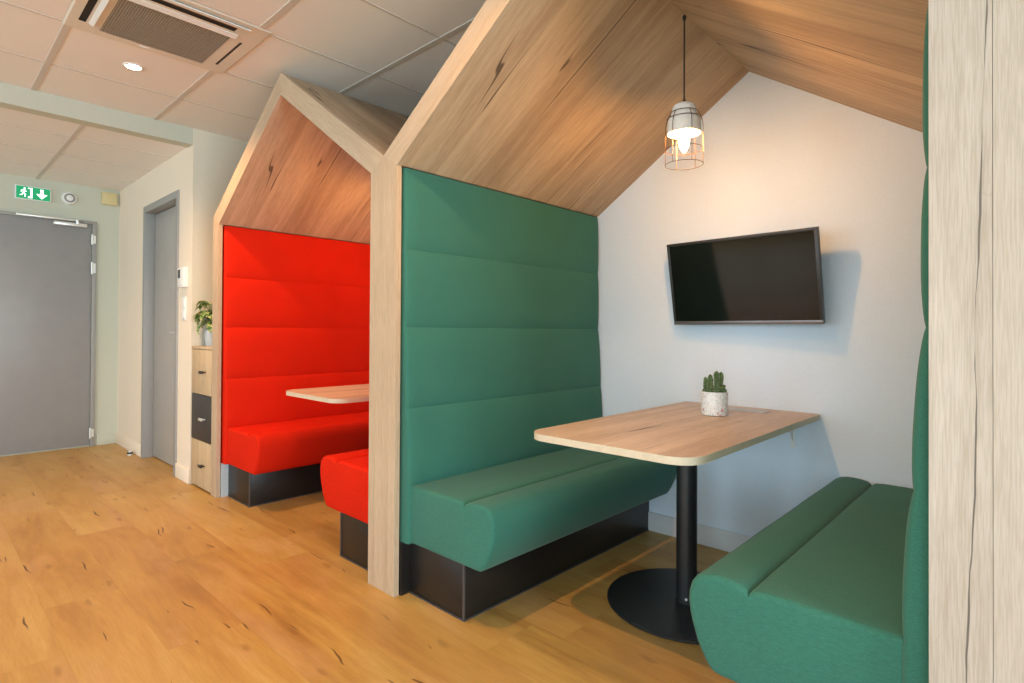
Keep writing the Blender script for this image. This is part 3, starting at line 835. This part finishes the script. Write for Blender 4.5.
# ---- air-conditioning cassette in the ceiling
def make_ac():
    x0, x1, y0, y1 = -3.29, -2.665, .470, 1.155; zc = ZC; z = ZC - .007
    r = thing('ceiling_air_unit', ((x0 + x1) / 2, (y0 + y1) / 2, z), 'square pale air-conditioning unit set in the ceiling', 'air conditioner')
    b = new()
    gx0, gx1, gy0, gy1 = x0 + .055, -2.842, .594, 1.040
    sl = [(-3.19, -2.86, .506, .534), (-3.19, -2.86, 1.088, 1.100), (-2.775, -2.735, .60, 1.03)]
    # body as a sheet with openings: strips around the grille and the slots
    xs = sorted({x0, x1, gx0, gx1} | {v for s in sl for v in s[:2]}); ys = sorted({y0, y1, gy0, gy1} | {v for s in sl for v in s[2:]})
    hole = [(gx0, gx1, gy0, gy1)] + sl
    for xa, xb in zip(xs, xs[1:]):
        for ya, yb in zip(ys, ys[1:]):
            mx, my = (xa + xb) / 2, (ya + yb) / 2
            if any(h[0] < mx < h[1] and h[2] < my < h[3] for h in hole): continue
            f = [b.verts.new(p) for p in ((xa, ya, z), (xa, yb, z), (xb, yb, z), (xb, ya, z))]; b.faces.new(f)
    bmesh.ops.remove_doubles(b, verts=b.verts, dist=1e-5)
    e = .008
    for (ax, ay), (bx, by) in zip(((x0, y0), (x1, y0), (x1, y1), (x0, y1)), ((x1, y0), (x1, y1), (x0, y1), (x0, y0))):
        def o(px, py): return (px + (e if px == x1 else -e), py + (e if py == y1 else -e), zc - .002)
        b.faces.new([b.verts.new(p) for p in ((ax, ay, z), (bx, by, z), o(bx, by), o(ax, ay))])
    bmesh.ops.recalc_face_normals(b, faces=b.faces)
    mesh('front_panel', b, 'ac_body', r, smooth=False)
    b = new()
    box(b, gx0, gx1, gy0, gy1, z + .0045, z + .0055)
    n = 44
    for i in range(n):
        yy = gy0 + (gy1 - gy0) * (i + .5) / n
        box(b, gx0 + .004, gx1 - .004, yy - .0026, yy + .0026, z - .001, z + .0045)
    for i in range(1, 8):
        xx = gx0 + (gx1 - gx0) * i / 8; box(b, xx - .002, xx + .002, gy0 + .003, gy1 - .003, z + .001, z + .0045)
    mesh('grille', b, 'grille', r, smooth=False, label='slatted grey intake grille')
    for (a, c, p, q) in sl:
        b = new(); box(b, a, c, p, q, z + .0045, z + .0055)
        for u in ((a, a + .001, p, q), (c - .001, c, p, q), (a, c, p, p + .001), (a, c, q - .001, q)): box(b, *u, z, z + .0045)
        mesh('air_slot', b, 'slot', r, smooth=False, label='dark air slot')
    for (ax, ay, az, bx, by, bz) in ((-3.19, .545, z - .003, -2.86, .562, z - .012), (-2.795, .57, z - .004, -2.825, 1.055, z - .010), (-2.725, .57, z - .003, -2.690, 1.075, z - .012)):
        b = new()
        if bx == -2.86: pts = [(ay, az), (by, bz), (by, bz + .004), (ay, az + .006)]; prism(b, pts, 'X', ax, bx)
        else: pts = [(ax, az), (bx, bz), (bx, bz + .004), (ax, az + .006)]; prism(b, pts, 'Y', ay, by)
        mesh('louvre_flap', b, 'white_pl', r, smooth=False, label='white louvre flap')
    b = new(); mesh('sensor_window', box(b, -3.262, -3.256, .76, .80, z - .003, z + .001), 'white_pl', r)
make_ac()

# ---- recessed downlights
def make_spot(x, y, z, label, key):
    r = thing('recessed_downlight', (x, y, z), label, 'light', 'recessed downlights')
    b = new(); lathe(b, [(.036, -.006), (.046, -.005), (.049, -.001), (.049, .0), (.036, .0)], (x, y, z), 36); mesh('trim_ring', b, 'white_pl', r)
    b = new(); lathe(b, [(0, -.003), (.0365, -.003), (.0365, -.001), (0, -.001)], (x, y, z), 32); mesh('lens', b, 'spot', r, label='bright lens')
    L = bpy.data.lights.new('downlight_beam', 'SPOT'); L.energy, L.color = LIT[key]; L.spot_size = math.radians(140); L.spot_blend = 1.0; L.shadow_soft_size = .014
    lo = bpy.data.objects.new('downlight_beam', L); COL.objects.link(lo); lo.location = (0, 0, -.012); lo.parent = r
make_spot(-3.56, .805, ZC, 'small bright downlight in the ceiling beside the air unit', 'spot1')
make_spot(-1.245, .845, ZC, 'downlight above the front of the green booth, out of frame', 'spot2')
make_spot(1.08, .845, ZC, 'downlight above the front of the next booth, out of frame', 'spot3')
for i, x in enumerate((-3.56, -1.245, 1.08)):
    make_spot(x, -1.6, ZC, ['added unseen downlight behind the camera nearest the corridor', 'added unseen downlight behind the camera in mid room', 'added unseen downlight behind the camera nearest the windows'][i], 'rear')  # unseen row, added to light the room
make_spot(-5.4, -.2, ZC2, 'added downlight in the lowered corridor ceiling, out of frame', 'hall')  # unseen lamp, added to light the corridor

# ================================================================== DAYLIGHT
def daylight(name, loc, rot, sx, sy, key):
    L = bpy.data.lights.new(name, 'AREA'); L.shape = 'RECTANGLE'; L.size = sx; L.size_y = sy; L.energy, L.color = LIT[key]
    o = bpy.data.objects.new(name, L); COL.objects.link(o); o.location = loc; o.rotation_euler = rot
for i, (a, c) in enumerate(((-3.6, -1.5), (-1.2, .9))):
    daylight('window_daylight', (XR + .16, (a + c) / 2, 1.28), (0, PI / 2, 0), 2.05, c - a, 'right%d' % (i + 1))
for i, (a, c) in enumerate(((-5.6, -3.4), (-2.6, -.2), (.6, 3.4))):
    daylight('window_daylight', ((a + c) / 2, YW - .16, 1.28), (PI / 2, 0, 0), c - a, 2.05, 'front%d' % (i + 1))
w = bpy.data.worlds.new('sky'); S.world = w; w.use_nodes = True
bg = w.node_tree.nodes['Background']; bg.inputs[0].default_value = (*LIT['sky'][1], 1); bg.inputs[1].default_value = LIT['sky'][0]

# ================================================================== CAMERA
f, yaw, pitch, roll, cyp = 565.793, -.7552621, .008048, .0054888, 326.011
F = Vector((math.sin(yaw) * math.cos(pitch), math.cos(yaw) * math.cos(pitch), math.sin(pitch)))
R = Vector((math.cos(yaw), -math.sin(yaw), 0)); U = R.cross(F)
R2 = R * math.cos(roll) + U * math.sin(roll); U2 = U * math.cos(roll) - R * math.sin(roll)
cd = bpy.data.cameras.new('camera'); cam = bpy.data.objects.new('camera', cd); COL.objects.link(cam)
cam.matrix_world = Matrix(((R2.x, U2.x, -F.x, 0), (R2.y, U2.y, -F.y, 0), (R2.z, U2.z, -F.z, 1.083), (0, 0, 0, 1)))
cd.sensor_width = 36; cd.lens = f / 1024 * 36; cd.shift_y = (cyp - 341.5) / 1024; cd.clip_start = .02
S.camera = cam

S.view_settings.view_transform = 'Standard'; S.view_settings.look = 'None'
S.view_settings.gamma = 1; S.view_settings.use_curve_mapping = False
S.view_settings.exposure = EXPOSURE
try:
    S.cycles.use_denoising = True; S.cycles.max_bounces = 10; S.cycles.diffuse_bounces = 6; S.cycles.sample_clamp_indirect = 6.0
    S.cycles.caustics_reflective = False; S.cycles.caustics_refractive = False
except Exception: pass
